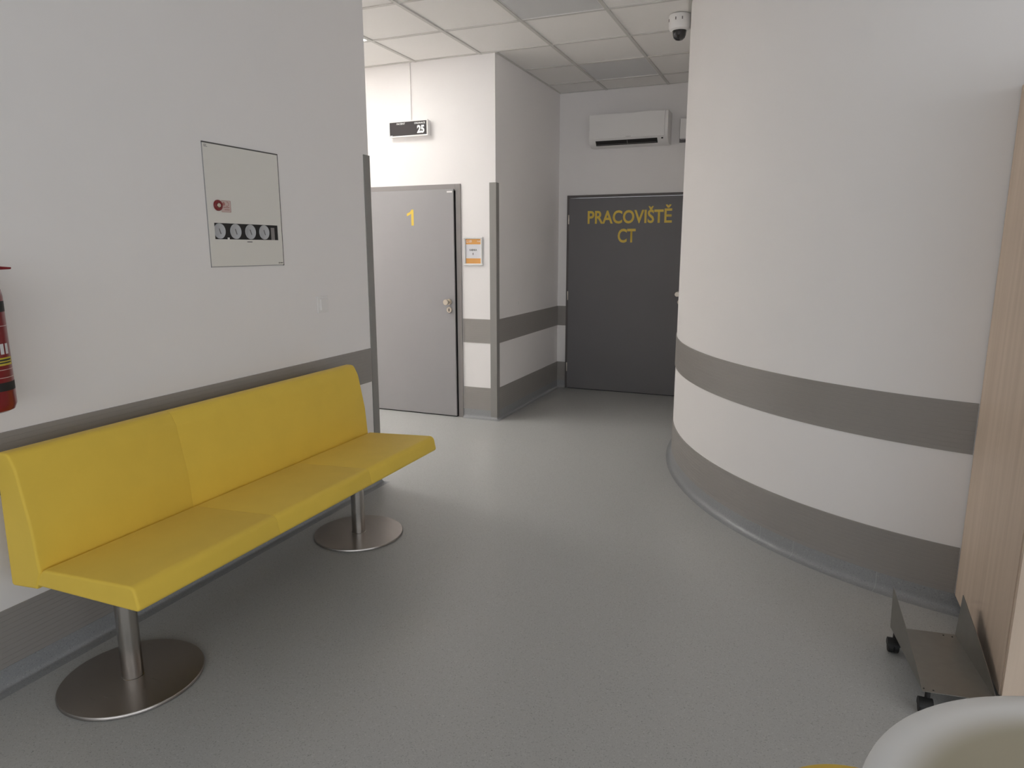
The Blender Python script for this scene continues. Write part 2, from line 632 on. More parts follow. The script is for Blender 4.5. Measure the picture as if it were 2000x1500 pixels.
def in_room(x, y):
    if y > 7.0 or y < -1.6:
        return False
    if x < XL - 0.1:
        return YL - 0.15 < y < YD + 0.05 if x < XS - 0.15 else y > YL - 0.15
    if x > ROOM_RIGHT:
        return False
    if y > ECY - EB:
        if y < ECY:
            return x < ECX - EA * math.sqrt(max(0, 1 - ((y - ECY) / EB) ** 2)) + 0.05 or x > 9
        return x < ECX - EA + 0.05
    return True


for i in range(-14, 13):
    for j in range(-11, 4):
        cx, cy = GX + (i + 0.5) * DX, GY + (j + 0.5) * DY
        if (i, j) in LIT or (i, j) in OFF:
            continue
        pts = [(cx + a * DX * 0.48, cy + c * DY * 0.48) for a in (-1, -.5, 0, .5, 1) for c in (-1, -.5, 0, .5, 1)]
        if not any(in_room(*p) for p in pts):
            continue
        o = bpy.data.objects.new('ceiling_tile', me_tile)
        COL.objects.link(o)
        o.location = (cx, cy, ZC + 0.002 + random.uniform(0, 0.0015))
        o.parent = ceil
for i in range(-14, 13):
    x = GX + i * DX
    lo, hi = (ROOM_BACK, 6.96)
    if x < XL:
        lo, hi = YL, YD
    elif x > ECX - EA:
        t_ = (x - ECX) / EA
        hi = ECY - EB * math.sqrt(max(0, 1 - t_ * t_)) if x < ECX else ECY - EB
    if x > ROOM_RIGHT:
        continue
    box('grid_bar', (x - b, x + b, lo, hi, ZC - 0.006, ZC + 0.03), 'grid', ceil)
for j in range(-20, 5):
    y = GY + j * DY
    if y > YC or y < ROOM_BACK:
        continue
    lo = XL if y < YL else (-10 if y < YD else XS)
    hi = ROOM_RIGHT
    if y > ECY:
        hi = ECX - EA
    elif y > ECY - EB:
        hi = ECX - EA * math.sqrt(1 - ((y - ECY) / EB) ** 2)
    box('grid_bar', (lo, hi, y - b * 0.9, y + b * 0.9, ZC - 0.004, ZC + 0.028), 'grid', ceil)
# wall angle along the ceiling edge
angle = [(0, ZC - 0.002), (0.02, ZC - 0.002), (0.02, ZC + 0.003), (0, ZC + 0.003)]
sweep('edge_angle', [(XL, ROOM_BACK), (XL, YL), (-10, YL)], angle, 'grid', ceil, smooth=False)
sweep('edge_angle', [(-10, YD), (XS, YD), (XS, YC), (ECX - EA, YC)] + curve[1:] + [(ROOM_RIGHT, ECY - EB)], angle, 'grid', ceil, smooth=False)


def ceiling_light(i, j, lit, label):
    x, y = GX + (i + 0.5) * DX, GY + (j + 0.5) * DY
    t = thing('ceiling_light', (x, y, ZC), label, 'light', 'square ceiling panel lights')
    hx, hy, k = DX / 2 - 0.014, DY / 2 - 0.014, 0.012 if lit else 0.004
    boxes('frame', [(x - hx, x - hx + k, y - hy, y + hy, ZC - 0.003, ZC + 0.01), (x + hx - k, x + hx, y - hy, y + hy, ZC - 0.003, ZC + 0.01),
                    (x - hx + k, x + hx - k, y - hy, y - hy + k, ZC - 0.003, ZC + 0.01), (x - hx + k, x + hx - k, y + hy - k, y + hy, ZC - 0.003, ZC + 0.01)], 'white_plastic', t)
    box('diffuser', (x - hx + k, x + hx - k, y - hy + k, y + hy - k, ZC + 0.001, ZC + 0.02), ('lamp_on' if i == -3 else 'lamp_fill') if lit else 'lamp_off', t)


ceiling_light(-3, -1, True, 'lit square ceiling panel light peeking past the left wall edge')
ceiling_light(-6, -1, True, 'first added fill panel light in the corridor ceiling, unseen behind the left wall')  # unseen corridor panels added to brighten the curved wall and alcove
ceiling_light(-9, -1, True, 'second added fill panel light in the corridor ceiling, unseen behind the left wall')
ceiling_light(-12, -1, True, 'third added fill panel light in the corridor ceiling, unseen behind the left wall')
ceiling_light(0, -1, False, 'unlit grey square ceiling panel at the top edge of the picture')
ceiling_light(0, 2, False, 'unlit grey square ceiling panel above the air conditioner')

# ------------------------------------------------------------------ wall protection: bands, skirting, corner guards


def band_profile(z0, z1, n=11, d=0.0045, g=0.0007):
    p = [(0, z0), (d - 0.001, z0)]
    st = (z1 - z0) / n
    for k in range(n):
        a = z0 + k * st
        p += [(d, a + 0.0012), (d, a + st - 0.0016), (d - g, a + st - 0.0012)]
    p[-1] = (d, z1 - 0.001)
    p += [(d - 0.001, z1), (0, z1)]
    return p


BP1, BP2 = band_profile(Z1B, Z1T), band_profile(ZSK, Z2T)
G = 0.055


def bands(n1, n2, path, where):
    tag(sweep(n1, path, BP1, 'band', smooth=False), 'grey ribbed upper wall guard band ' + where, 'wall guard', kind='structure')
    tag(sweep(n2, path, BP2, 'band', smooth=False), 'grey ribbed lower wall guard band ' + where, 'wall guard', kind='structure')


# all paths run with the room on their right-hand side
bands('trim_1', 'trim_2', [(XL, ROOM_BACK), (XL, YL - G)], 'behind the yellow bench')
bands('trim_3', 'trim_4', [(D1[1] + 0.006, YD), (XS - G, YD)], 'between door 1 and its wall corner')
bands('trim_5', 'trim_6', [(XS, YD + 0.012), (XS, YC), (D2[0] - 0.002, YC)], 'in the shaded corner beside the dark door')
curved = [p for p in curve if p[0] < 0.669] + [(0.6705, ECY - EB * math.sqrt(1 - ((0.6705 - ECX) / EA) ** 2))]
tag(sweep('trim_7', curved, BP1, 'band', smooth=True, ang=20), 'grey ribbed upper wall guard band on the curved wall', 'wall guard', kind='structure')
tag(sweep('trim_8', curved, BP2, 'band', smooth=True, ang=20), 'grey ribbed lower wall guard band on the curved wall', 'wall guard', kind='structure')
bands('trim_9', 'trim_10', [(-10, YD), (D1[0] - 0.006, YD)], 'on the corridor wall left of door 1')


def guard(name, cx, cy, sx, sy, label):
    t, g = 0.006, G
    # L profile hugging the outer corner (cx, cy); wall legs run in -sx along x and in sy along y
    poly = [(cx - sx * g, cy - 0 * t), (cx - sx * g, cy - sy * t), (cx + sx * t, cy - sy * t), (cx + sx * t, cy + sy * g), (cx, cy + sy * g), (cx, cy)]
    tag(prism(name, poly, 'z', 0.0, 2.0, 'guard', bevel=0.0012), label, 'corner guard', kind='structure')


guard('trim_11', XS, YD, 1, 1, 'tall grey plastic corner guard between door 1 and the side wall')
guard('trim_12', XL, YL, 1, -1, 'tall grey plastic corner guard at the end of the bench wall')

SK = [(0, ZSK), (0.004, ZSK), (0.0042, 0.034), (0.0055, 0.024), (0.009, 0.0145), (0.0145, 0.008), (0.022, 0.0038), (0.032, 0.0012), (0.040, 0.0004), (0.040, -0.01), (0, -0.01)]


def skirting(name, path, label, welds=()):
    o = tag(sweep(name, path, SK, 'skirt', ang=60), label, 'baseboard', kind='structure')
    return o


skirting('baseboard_left', [(XL, ROOM_BACK), (XL, YL), (-10, YL)], 'coved grey vinyl skirting under the bench')
skirting('baseboard_front', [(D1[1], YD), (XS, YD), (XS, YC), (D2[0], YC)], 'coved grey vinyl skirting from door 1 round to the dark door')
bo = skirting('baseboard_right', full, 'coved grey vinyl skirting following the curved wall')
skirting('baseboard_corridor', [(-10, YD), (D1[0], YD)], 'coved grey vinyl skirting left of door 1')
# welded joints of the skirting pieces on the curved wall
for (jx, jy) in ((-0.086, 3.555), (0.066, 3.417), (0.40, 3.20)):
    ang = math.atan2((jy - ECY) / EB ** 2, (jx - ECX) / EA ** 2)
    nx, ny = math.cos(ang), math.sin(ang)
    # nx, ny is the outward (room side) normal of the ellipse
    t_ = math.atan2((jy - ECY) / EB, (jx - ECX) / EA)
    px, py = ECX + EA * math.cos(t_), ECY + EB * math.sin(t_)
    tx, ty = -ny * 0.0012, nx * 0.0012
    vs_, n = [], len(SK) - 3
    for d, z in SK[1:-2]:
        e = d + 0.0006
        vs_ += [(px + nx * e - tx, py + ny * e - ty, z + 0.0004), (px + nx * e + tx, py + ny * e + ty, z + 0.0004)]
    fs = [(2 * q, 2 * q + 1, 2 * q + 3, 2 * q + 2) for q in range(n - 1)]
    link('weld_joint', mesh('weld_joint', vs_, fs), 'weld', bo)

# ------------------------------------------------------------------ doors


def lock_rosette(parent, x, y, z):
    r = lathe('lock_rosette', [(0.0255, 0), (0.0255, -0.007), (0.0235, -0.009), (0.0, -0.009)], 'nickel', parent, 32, (x, y, z), 'y')
    box('keyhole', (x - 0.004, x + 0.004, y - 0.0105, y - 0.0085, z - 0.014, z + 0.012), 'dark', r)


def knob(parent, x, y, z):
    k = lathe('knob', [(0.026, 0), (0.026, -0.007), (0.0245, -0.009), (0.011, -0.009), (0.011, -0.045), (0.023, -0.047), (0.0245, -0.050), (0.0245, -0.066), (0.0225, -0.069), (0.0, -0.069)],
              'nickel', parent, 36, (x, y, z), 'y')
    return k


def hinge(parent, x, y, z0, z1):
    h = lathe('hinge', [(0.0, z0), (0.007, z0), (0.0075, z0 + 0.003), (0.0075, (z0 + z1) / 2 - 0.001), (0.005, (z0 + z1) / 2 - 0.001), (0.005, (z0 + z1) / 2 + 0.001),
                        (0.0075, (z0 + z1) / 2 + 0.001), (0.0075, z1 - 0.003), (0.006, z1), (0.0, z1)], 'nickel', parent, 16, (x, y, 0), 'z')
    return h


# door 1
d1 = thing('door_1', ((D1[0] + D1[1]) / 2, YD, 0), 'light grey door with a yellow number 1', 'door', kind='structure')
fy = YD - 0.012
L1 = (-3.580, -2.741, 0.010, 1.958)
boxes('door_frame', [(D1[0], L1[0] + 0.012, fy, YD + 0.19, 0.0, D1[2]), (L1[1] + 0.012, D1[1], fy, YD + 0.19, 0.0, D1[2]), (L1[0] + 0.012, L1[1] + 0.012, fy, YD + 0.19, L1[3] - 0.012, D1[2])], 'door_frame', d1, 0.002)
boxes('gap_shade', [(L1[1], L1[1] + 0.012, YD + 0.003, YD + 0.03, 0.0, L1[3]), (L1[0] + 0.012, L1[1], YD + 0.031, YD + 0.19, 0.0, L1[3] - 0.012)], 'dark', d1)  # dark fill paints the shade in the gap beside the leaf
leaf1 = box('door_leaf', (L1[0], L1[1], YD - 0.030, YD - 0.0125, L1[2], L1[3]), 'door', d1, 0.0015)
ly = YD - 0.030
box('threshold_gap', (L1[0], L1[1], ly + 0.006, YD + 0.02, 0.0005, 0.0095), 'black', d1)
prism('number', [(-3.150, 1.665), (-3.1265, 1.665), (-3.1265, 1.799), (-3.146, 1.799), (-3.160, 1.780), (-3.193, 1.766), (-3.193, 1.744), (-3.168, 1.753), (-3.150, 1.766)], 'y', ly - 0.0008, ly, 'yellow_vinyl', leaf1)
knob(leaf1, -2.797, ly, 1.018)
lock_rosette(leaf1, -2.795, ly, 0.949)
box('name_plate', (-2.800, -2.750, ly - 0.002, ly, 1.930, 1.942), 'white_plastic', leaf1)
for z0_, z1_ in ((1.70, 1.80), (0.92, 1.02), (0.18, 0.27)):
    hinge(d1, L1[0] + 0.006, ly - 0.004, z0_, z1_)

# dark door
d2 = thing('door_2', ((D2[0] + D2[1]) / 2, YC, 0), 'dark grey door lettered in yellow at the end of the passage', 'door', kind='structure')
L2 = (-2.247, -1.060, 0.008, 1.970)
boxes('door_frame', [(D2[0], L2[0] + 0.010, YC - 0.012, YC + 0.19, 0.0, D2[2]), (L2[1] + 0.004, D2[1], YC - 0.012, YC + 0.19, 0.0, D2[2]), (L2[0] + 0.010, L2[1] + 0.004, YC - 0.012, YC + 0.19, L2[3] + 0.004, D2[2])], 'door_dark_frame', d2, 0.002)
leaf2 = box('door_leaf', (L2[0] + 0.002, L2[1], YC - 0.026, YC + 0.02, L2[2], L2[3]), 'door_dark', d2, 0.0015)
ly = YC - 0.026
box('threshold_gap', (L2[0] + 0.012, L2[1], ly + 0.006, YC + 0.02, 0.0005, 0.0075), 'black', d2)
# cap height of the face measured on a plain H, so the carons rise above it
CAPH = 0.729
text('lettering', 'PRACOVI\u0160T\u011a', 'yellow_vinyl', leaf2, (-2.047, ly, 1.719), (1, 0, 0), (0, 0, 1), 0.846, (0.127, CAPH), bold=0.022)
text('lettering', 'CT', 'yellow_vinyl', leaf2, (-1.731, ly, 1.532), (1, 0, 0), (0, 0, 1), 0.180, (0.134, CAPH), bold=0.022)
knob(leaf2, -1.108, ly, 1.030)
lock_rosette(leaf2, -1.088, ly, 0.950)
for z0_, z1_ in ((1.715, 1.807), (0.94, 1.032), (0.184, 0.277)):
    hinge(d2, L2[0] - 0.003, ly + 0.006, z0_, z1_)

# ------------------------------------------------------------------ yellow bench
Y0, Y1 = 1.280, 3.065
bench = thing('bench', (-2.047, (Y0 + Y1) / 2, 0), 'long yellow upholstered three-seat bench on two steel disc feet', 'bench')
seat_poly = ([(-1.700, 0.428), (-1.716, 0.506), (-2.108, 0.486), (-2.135, 0.468), (-2.190, 0.462), (-2.190, 0.424)], [0.014, 0.026, 0.010, 0, 0, 0.004])
third = (Y1 - Y0) / 3
for k in range(3):
    cushion('seat_cushion', seat_poly, Y0 + k * third, Y0 + (k + 1) * third, 0.008 if k == 0 else 0.0016, 0.008 if k == 2 else 0.0016, 'yellow_fabric', bench)
back_poly = ([(-2.1505, 0.414), (-2.123, 0.470), (-2.136, 0.620), (-2.172, 0.800), (-2.200, 0.852), (-2.262, 0.852), (-2.272, 0.404)],
                   [0.004, 0.020, 0.25, 0.10, 0.028, 0.026, 0.012])
cushion('backrest', back_poly, Y0 - 0.0025, Y0 + third, 0.008, 0.0016, 'yellow_fabric', bench)
cushion('backrest', back_poly, Y0 + third, Y1 + 0.0025, 0.0016, 0.008, 'yellow_fabric', bench)
box('seat_rail', (-2.13, -1.80, Y0 + 0.10, Y1 - 0.10, 0.405, 0.4215), 'dark', bench)
for fyy in (1.490, 2.833):
    px = -2.047
    lathe('pole', [(0.034, 0.0125), (0.034, 0.404)], 'steel', bench, 40, (px, fyy, 0))
    d = lathe('disc_foot', [(0.224, 0.0), (0.228, 0.002), (0.228, 0.009), (0.2255, 0.012), (0.0, 0.0124)], 'steel_disc', bench, 96, (px, fyy, 0))
    lathe('weld_ring', [(0.0355, 0.012), (0.0355, 0.0135), (0.034, 0.0145)], 'steel', bench, 40, (px, fyy, 0))

# ------------------------------------------------------------------ medical gas panel on the left wall
gp = thing('gauge_panel', (XL, 2.548, 1.388), 'flat white wall cabinet with a strip window of four round gauges', 'wall cabinet')
PY0, PY1, PZ0, PZ1 = 2.318, 2.779, 1.388, 1.913
boxes('frame', [(XL, XL + 0.003, PY0 - 0.0005, PY0 + 0.002, PZ0 - 0.002, PZ1 - 0.004), (XL, XL + 0.004, PY0, PY1 - 0.003, PZ0 - 0.001, PZ0 + 0.002)], 'door', gp)
boxes('frame', [(XL, XL + 0.005, PY1 - 0.003, PY1 + 0.002, PZ0 - 0.002, PZ1 + 0.002),
                (XL, XL + 0.005, PY0, PY1, PZ1 - 0.004, PZ1 + 0.002)], 'panel_gap_shade', gp)  # dark top and right strips carry the shade of the door gap
SY0, SY1, SZ0, SZ1 = 2.350, 2.752, 1.508, 1.578
bx0, bx1 = XL + 0.001, XL + 0.0055
boxes('cabinet_door', [(bx0, bx1, PY0 + 0.002, PY1 - 0.003, PZ0 + 0.002, SZ0), (bx0, bx1, PY0 + 0.002, PY1 - 0.003, SZ1, PZ1 - 0.004),
                       (bx0, bx1, PY0 + 0.002, SY0, SZ0, SZ1), (bx0, bx1, SY1, PY1 - 0.003, SZ0, SZ1)], 'panel', gp)
box('window_recess', (XL + 0.0003, XL + 0.0012, SY0, SY1, SZ0, SZ1), 'dark', gp)
for gy in (2.382, 2.477, 2.569, 2.659):
    g = lathe('gauge', [(0.0335, 0.0), (0.0335, 0.002), (0.0315, 0.0032), (0.030, 0.002), (0.0, 0.002)], 'pale_dial', gp, 32, (XL + 0.0012, gy, 1.5435), 'x')
    prism('needle', [(gy - 0.006, 1.553), (gy - 0.002, 1.555), (gy + 0.007, 1.531), (gy + 0.003, 1.530)], 'x', XL + 0.0032, XL + 0.0042, 'grey_print', g)
box('valve_block', (XL + 0.0012, XL + 0.003, 2.705, 2.728, SZ0, SZ1 - 0.012), 'door_frame', gp)
box('screw', (XL + 0.0012, XL + 0.004, 2.425, 2.435, SZ0, SZ0 + 0.008), 'white_plastic', gp)
rl = lathe('lock_ring', [(0.0235, 0.0), (0.0235, 0.006), (0.021, 0.009), (0.012, 0.009), (0.011, 0.006), (0.0, 0.006)], 'red', gp, 36, (bx1, 2.378, 1.653), 'x')
lathe('lock_cylinder', [(0.010, 0.0), (0.010, 0.009), (0.008, 0.011), (0.0, 0.011)], 'nickel', rl, 24, (bx1, 2.378, 1.653), 'x')
lb = box('lock_label', (bx1, bx1 + 0.0008, 2.398, 2.453, 1.626, 1.676), 'pink_label', gp)
k = 0.0012
lx0, lx1 = bx1 + 0.0008, bx1 + 0.0013
boxes('label_border', [(lx0, lx1, 2.400, 2.453, 1.6745, 1.676), (lx0, lx1, 2.400, 2.453, 1.626, 1.6275), (lx0, lx1, 2.4515, 2.453, 1.626, 1.676)], 'pink_print', lb)
ring = []
for a in range(24):
    t_ = 2 * PI * a / 24
    ring.append((2.4125 + 0.0075 * math.cos(t_), 1.661 + 0.008 * math.sin(t_)))
prism('label_symbol', ring, 'x', lx0, lx1, 'pink_print', lb)
arc = [(2.432 + 0.010 * math.cos(a), 1.661 + 0.011 * math.sin(a)) for a in [PI * (0.6 - 1.35 * q / 12) for q in range(13)]]
arc += [(2.432 + 0.0075 * math.cos(a), 1.661 + 0.0085 * math.sin(a)) for a in [PI * (0.6 - 1.35 * q / 12) for q in range(12, -1, -1)]]
prism('label_symbol', arc, 'x', lx0, lx1, 'pink_print', lb)
boxes('label_text', [(lx0, lx1, 2.410, 2.444, 1.6445, 1.648), (lx0, lx1, 2.416, 2.445, 1.635, 1.638)], 'pink_print', lb)
text('lettering', 'EL', 'grey_print', gp, (bx1, 2.327, 1.893), (0, 1, 0), (0, 0, 1), 0.018, 0.011)
box('caption', (bx1, bx1 + 0.0006, 2.540, 2.572, 1.496, 1.500), 'grey_print', gp)
boxes('maker_mark', [(bx1, bx1 + 0.0006, 2.742, 2.748, 1.396, 1.402), (bx1, bx1 + 0.0006, 2.752, 2.771, 1.397, 1.401)], 'grey_print', gp)

# ------------------------------------------------------------------ light switch
sw = thing('light_switch', (XL, 3.066, 1.172), 'white rocker light switch on the bench wall', 'light switch')
box('switch_plate', (XL, XL + 0.008, 3.021, 3.111, 1.127, 1.217), 'white_plastic', sw, 0.003)
box('rocker', (XL + 0.006, XL + 0.017, 3.038, 3.096, 1.140, 1.204), 'white_plastic', sw, 0.003)

# ------------------------------------------------------------------ fire extinguisher
ex, ey = -2.290, 1.297
fe = thing('fire_extinguisher', (ex, ey, 0.97), 'red fire extinguisher hanging on the wall at the left picture edge', 'fire extinguisher')
body = lathe('cylinder', [(0.055, 0.972), (0.068, 0.978), (0.075, 0.995), (0.075, 1.325), (0.072, 1.345), (0.060, 1.366), (0.040, 1.380), (0.026, 1.386), (0.020, 1.388)], 'red', fe, 48, (ex, ey, 0))


def wrap(name, z0, z1, m, parent, r=0.0754, a0=None, a1=None):
    if a0 is None:
        return lathe(name, [(0.074, z0), (r, z0), (r, z1), (0.074, z1)], m, parent, 48, (ex, ey, 0))
    n = 12
    vs_ = []
    for q in range(n + 1):
        a = a0 + (a1 - a0) * q / n
        for zz in (z0, z1):
            vs_.append((ex + r * math.cos(a), ey + r * math.sin(a), zz))
    return link(name, mesh(name, vs_, [(2 * q, 2 * q + 1, 2 * q + 3, 2 * q + 2) for q in range(n)]), m, parent)


wrap('black_band', 1.279, 1.311, 'black', fe)
wrap('black_band', 1.040, 1.066, 'black', fe)
wrap('yellow_strip', 1.118, 1.142, 'yellow_label', body, 0.0757, -1.1, 0.8)
wrap('strip_text', 1.124, 1.128, 'black_print', body, 0.0760, -1.0, 0.72)
wrap('strip_text', 1.132, 1.137, 'black_print', body, 0.0760, -1.0, 0.72)
for zz in (1.236, 1.104, 1.080):
    wrap('white_line', zz, zz + 0.0018, 'pink_label', body, 0.0757, -1.2, 0.86)
for a_ in (-0.55, -0.30, -0.05, 0.20, 0.45):
    wrap('letter_block', 1.152, 1.184, 'paper', body, 0.0757, a_, a_ + 0.17)
lathe('valve', [(0.020, 1.386), (0.020, 1.402), (0.016, 1.404), (0.016, 1.425), (0.0, 1.427)], 'nickel', fe, 24, (ex, ey, 0))
prism('carry_handle', [(ey - 0.020, 1.398), (ey + 0.06, 1.402), (ey + 0.118, 1.404), (ey + 0.120, 1.410), (ey + 0.06, 1.416), (ey - 0.020, 1.412)], 'x', ex - 0.010, ex + 0.010, 'red', fe, 0.002)
prism('squeeze_lever', [(ey - 0.020, 1.424), (ey + 0.04, 1.440), (ey + 0.078, 1.440), (ey + 0.078, 1.446), (ey + 0.04, 1.448), (ey - 0.020, 1.434)], 'x', ex - 0.010, ex + 0.010, 'red', fe, 0.002)
boxes('wall_bracket', [(XL, XL + 0.004, ey - 0.03, ey + 0.03, 1.10, 1.41), (XL, ex - 0.017, ey - 0.012, ey + 0.012, 1.392, 1.398)], 'black', fe)
hv = []
for q in range(15):
    t_ = q / 14
    hv.append((ex + 0.01 + 0.09 * math.sin(PI * t_) * 0.5, ey - 0.02 - 0.075 * math.sin(PI * t_ * 0.9), 1.41 - 0.32 * t_))
vs_, fs = [], []
for q, c in enumerate(hv):
    for a in range(10):
        vs_.append((c[0] + 0.009 * math.cos(2 * PI * a / 10), c[1] + 0.009 * math.sin(2 * PI * a / 10), c[2]))
for q in range(len(hv) - 1):
    for a in range(10):
        n_ = (a + 1) % 10
        fs.append((q * 10 + a, q * 10 + n_, q * 10 + 10 + n_, q * 10 + 10 + a))
fs += [tuple(range(10)), tuple(range(len(vs_) - 10, len(vs_)))]
link('hose', mesh('hose', vs_, fs), 'black', fe, True)

# ------------------------------------------------------------------ number display over door 1 and its cable duct
nd = thing('number_display', (-3.145, YD, 2.396), 'dark call display reading 25 on the wall above door 1', 'display')
NX0, NX1, NZ0, NZ1, NY = -3.333, -2.957, 2.396, 2.524, YD - 0.050
box('housing', (NX0 + 0.004, NX1 - 0.004, NY + 0.006, YD, NZ0 + 0.004, NZ1 - 0.004), 'white_plastic', nd)
k = 0.009
boxes('bezel', [(NX0, NX0 + k, NY - 0.002, NY + 0.012, NZ0, NZ1), (NX1 - k, NX1, NY - 0.002, NY + 0.012, NZ0, NZ1), (NX0 + k, NX1 - k, NY - 0.002, NY + 0.012, NZ0, NZ0 + k), (NX0 + k, NX1 - k, NY - 0.002, NY + 0.012, NZ1 - k, NZ1)], 'white_plastic', nd)
scr = box('screen', (NX0 + k, NX1 - k, NY + 0.002, NY + 0.008, NZ0 + k, NZ1 - k), 'screen', nd)
ty = NY + 0.002
text('lettering', 'PACIENT', 'white_print', scr, (-3.256, ty, 2.494), (1, 0, 0), (0, 0, 1), 0.082, 0.014, bold=0.02)
text('lettering', 'ORDINACE', 'white_print', scr, (-3.085, ty, 2.492), (1, 0, 0), (0, 0, 1), 0.102, 0.014, bold=0.02)
text('lettering', '25', 'white_print', scr, (-3.060, ty, 2.418), (1, 0, 0), (0, 0, 1), 0.070, 0.064, bold=0.05)
box('maker_mark', (-3.322, -3.300, ty - 0.0006, ty, 2.407, 2.412), 'paper', scr)
tag(box('cable_duct', (-3.148, -3.136, YD - 0.009, YD, 2.524, ZC - 0.003), 'wall', bevel=0.001), 'thin white cable duct running from the ceiling down to the display', 'cable duct')

# ------------------------------------------------------------------ door sign
ds = thing('door_sign', (-2.57, YD, 1.327), 'small silver framed room sign with orange bands beside door 1', 'sign')
QX0, QX1, QZ0, QZ1 = -2.658, -2.484, 1.327, 1.566
k, fy = 0.018, YD - 0.016


def snap_bar(p, q, r, s, axis):
    # bevelled clip-frame rail: a five-sided section along the rail
    if axis == 'x':
        poly = [(YD, r), (YD, s), (fy + 0.006, s), (fy, (r + s) / 2 + 0.003), (fy, (r + s) / 2 - 0.003), (fy + 0.006, r)]
        return prism('frame_rail', poly, 'x', p, q, 'alu', ds)
    poly = [(p, YD), (q, YD), (q, fy + 0.006), ((p + q) / 2 + 0.003, fy), ((p + q) / 2 - 0.003, fy), (p, fy + 0.006)]
    return prism('frame_rail', poly, 'z', r, s, 'alu', ds)


snap_bar(QX0, QX1, QZ1 - k, QZ1, 'x')
snap_bar(QX0, QX1, QZ0, QZ0 + k, 'x')
snap_bar(QX0, QX0 + k, QZ0 + k, QZ1 - k, 'z')
snap_bar(QX1 - k, QX1, QZ0 + k, QZ1 - k, 'z')
py = YD - 0.006
sheet = box('paper_sheet', (QX0 + k - 0.004, QX1 - k + 0.004, py, YD - 0.001, QZ0 + k - 0.004, QZ1 - k + 0.004), 'paper', ds)
box('orange_band', (QX0 + k, QX1 - k, py - 0.0006, py, QZ1 - k - 0.044, QZ1 - k), 'orange', sheet)
box('orange_band', (QX0 + k, QX1 - k, py - 0.0006, py, QZ0 + k, QZ0 + k + 0.043), 'orange', sheet)
text('lettering', 'G.109', 'white_print', sheet, (QX0 + k + 0.003, py - 0.0006, 1.518), (1, 0, 0), (0, 0, 1), 0.052, 0.020)
text('lettering', 'Kab', 'white_print', sheet, (QX1 - k - 0.032, py - 0.0006, 1.524), (1, 0, 0), (0, 0, 1), 0.026, 0.012)
text('lettering', 'KABINKA', 'black_print', sheet, (-2.606, py, 1.449), (1, 0, 0), (0, 0, 1), 0.068, 0.017, bold=0.02)
text('lettering', '1', 'grey_print', sheet, (-2.578, py, 1.416), (1, 0, 0), (0, 0, 1), 0.008, 0.018)

# small plug on the side wall
tag(lathe('wall_plug', [(0.011, 0), (0.011, 0.004), (0.006, 0.007), (0.0, 0.007)], 'white_plastic', None, 20, (XS, 5.836, 0.985), 'x'),
    'tiny round white plug on the shaded side wall above the guard band', 'wall plug')

# ------------------------------------------------------------------ air conditioner
AX0, AX1, AYF = -1.998, -1.243, YC - 0.205
ac = thing('air_conditioner', ((AX0 + AX1) / 2, YC, 2.43), 'white wall-mounted air conditioner above the dark door', 'air conditioner')
prof = [(YC, 2.438), (YC, 2.722), (AYF + 0.02, 2.727), (AYF + 0.004, 2.722), (AYF, 2.705), (AYF, 2.53), (AYF + 0.004, 2.505), (AYF + 0.016, 2.478), (AYF + 0.045, 2.450), (AYF + 0.085, 2.434)]
prism('casing', prof, 'x', AX0, AX1, 'white_plastic', ac, smooth=True)
box('front_panel', (AX0 + 0.004, AX1 - 0.03, AYF - 0.008, AYF + 0.002, 2.500, 2.724), 'white_plastic', ac, 0.0025)
# air outlet on the slanted underside
ux = (AYF + 0.012, 2.486), (AYF + 0.047, 2.447)
du, dz_ = ux[1][0] - ux[0][0], ux[1][1] - ux[0][1]
ln = math.hypot(du, dz_)
nyy, nzz = dz_ / ln, -du / ln
SX0, SX1 = -1.934, -1.340


def slab(name, a, b2, x0, x1, off, th, m, parent):
    p0 = (ux[0][0] + du * a + nyy * off, ux[0][1] + dz_ * a + nzz * off)
    p1 = (ux[0][0] + du * b2 + nyy * off, ux[0][1] + dz_ * b2 + nzz * off)
    poly = [p0, p1, (p1[0] + nyy * th, p1[1] + nzz * th), (p0[0] + nyy * th, p0[1] + nzz * th)]
    return prism(name, poly, 'x', x0, x1, m, parent)


out = slab('air_outlet', 0.0, 1.0, SX0, SX1, 0.001, 0.003, 'dark', ac)
slab('louvre', 0.72, 0.80, SX0 + 0.01, SX1 - 0.01, 0.004, 0.004, 'grey_print', out)
slab('divider', 0.1, 0.9, -1.628, -1.622, 0.003, 0.006, 'grey_print', out)
text('maker_mark', 'DAIKIN', 'grey_print', ac, (-1.634, AYF - 0.008, 2.507), (1, 0, 0), (0, 0, 1), 0.046, 0.007)
box('status_light', (-1.300, -1.284, AYF + 0.002, AYF + 0.012, 2.474, 2.486), 'black_gloss', ac)

# box beyond the air conditioner
vb = thing('sounder_box', (-1.03, YC, 2.47), 'white wall box half hidden behind the curved wall edge', 'wall box')
box('shadow_plate', (-1.165, -0.93, YC - 0.012, YC, 2.455, 2.668), 'grey_print', vb)  # dark plate stands in for the box's shadow on the wall
box('cover', (-1.152, -0.93, YC - 0.080, YC - 0.012, 2.480, 2.660), 'white_plastic', vb, 0.004)

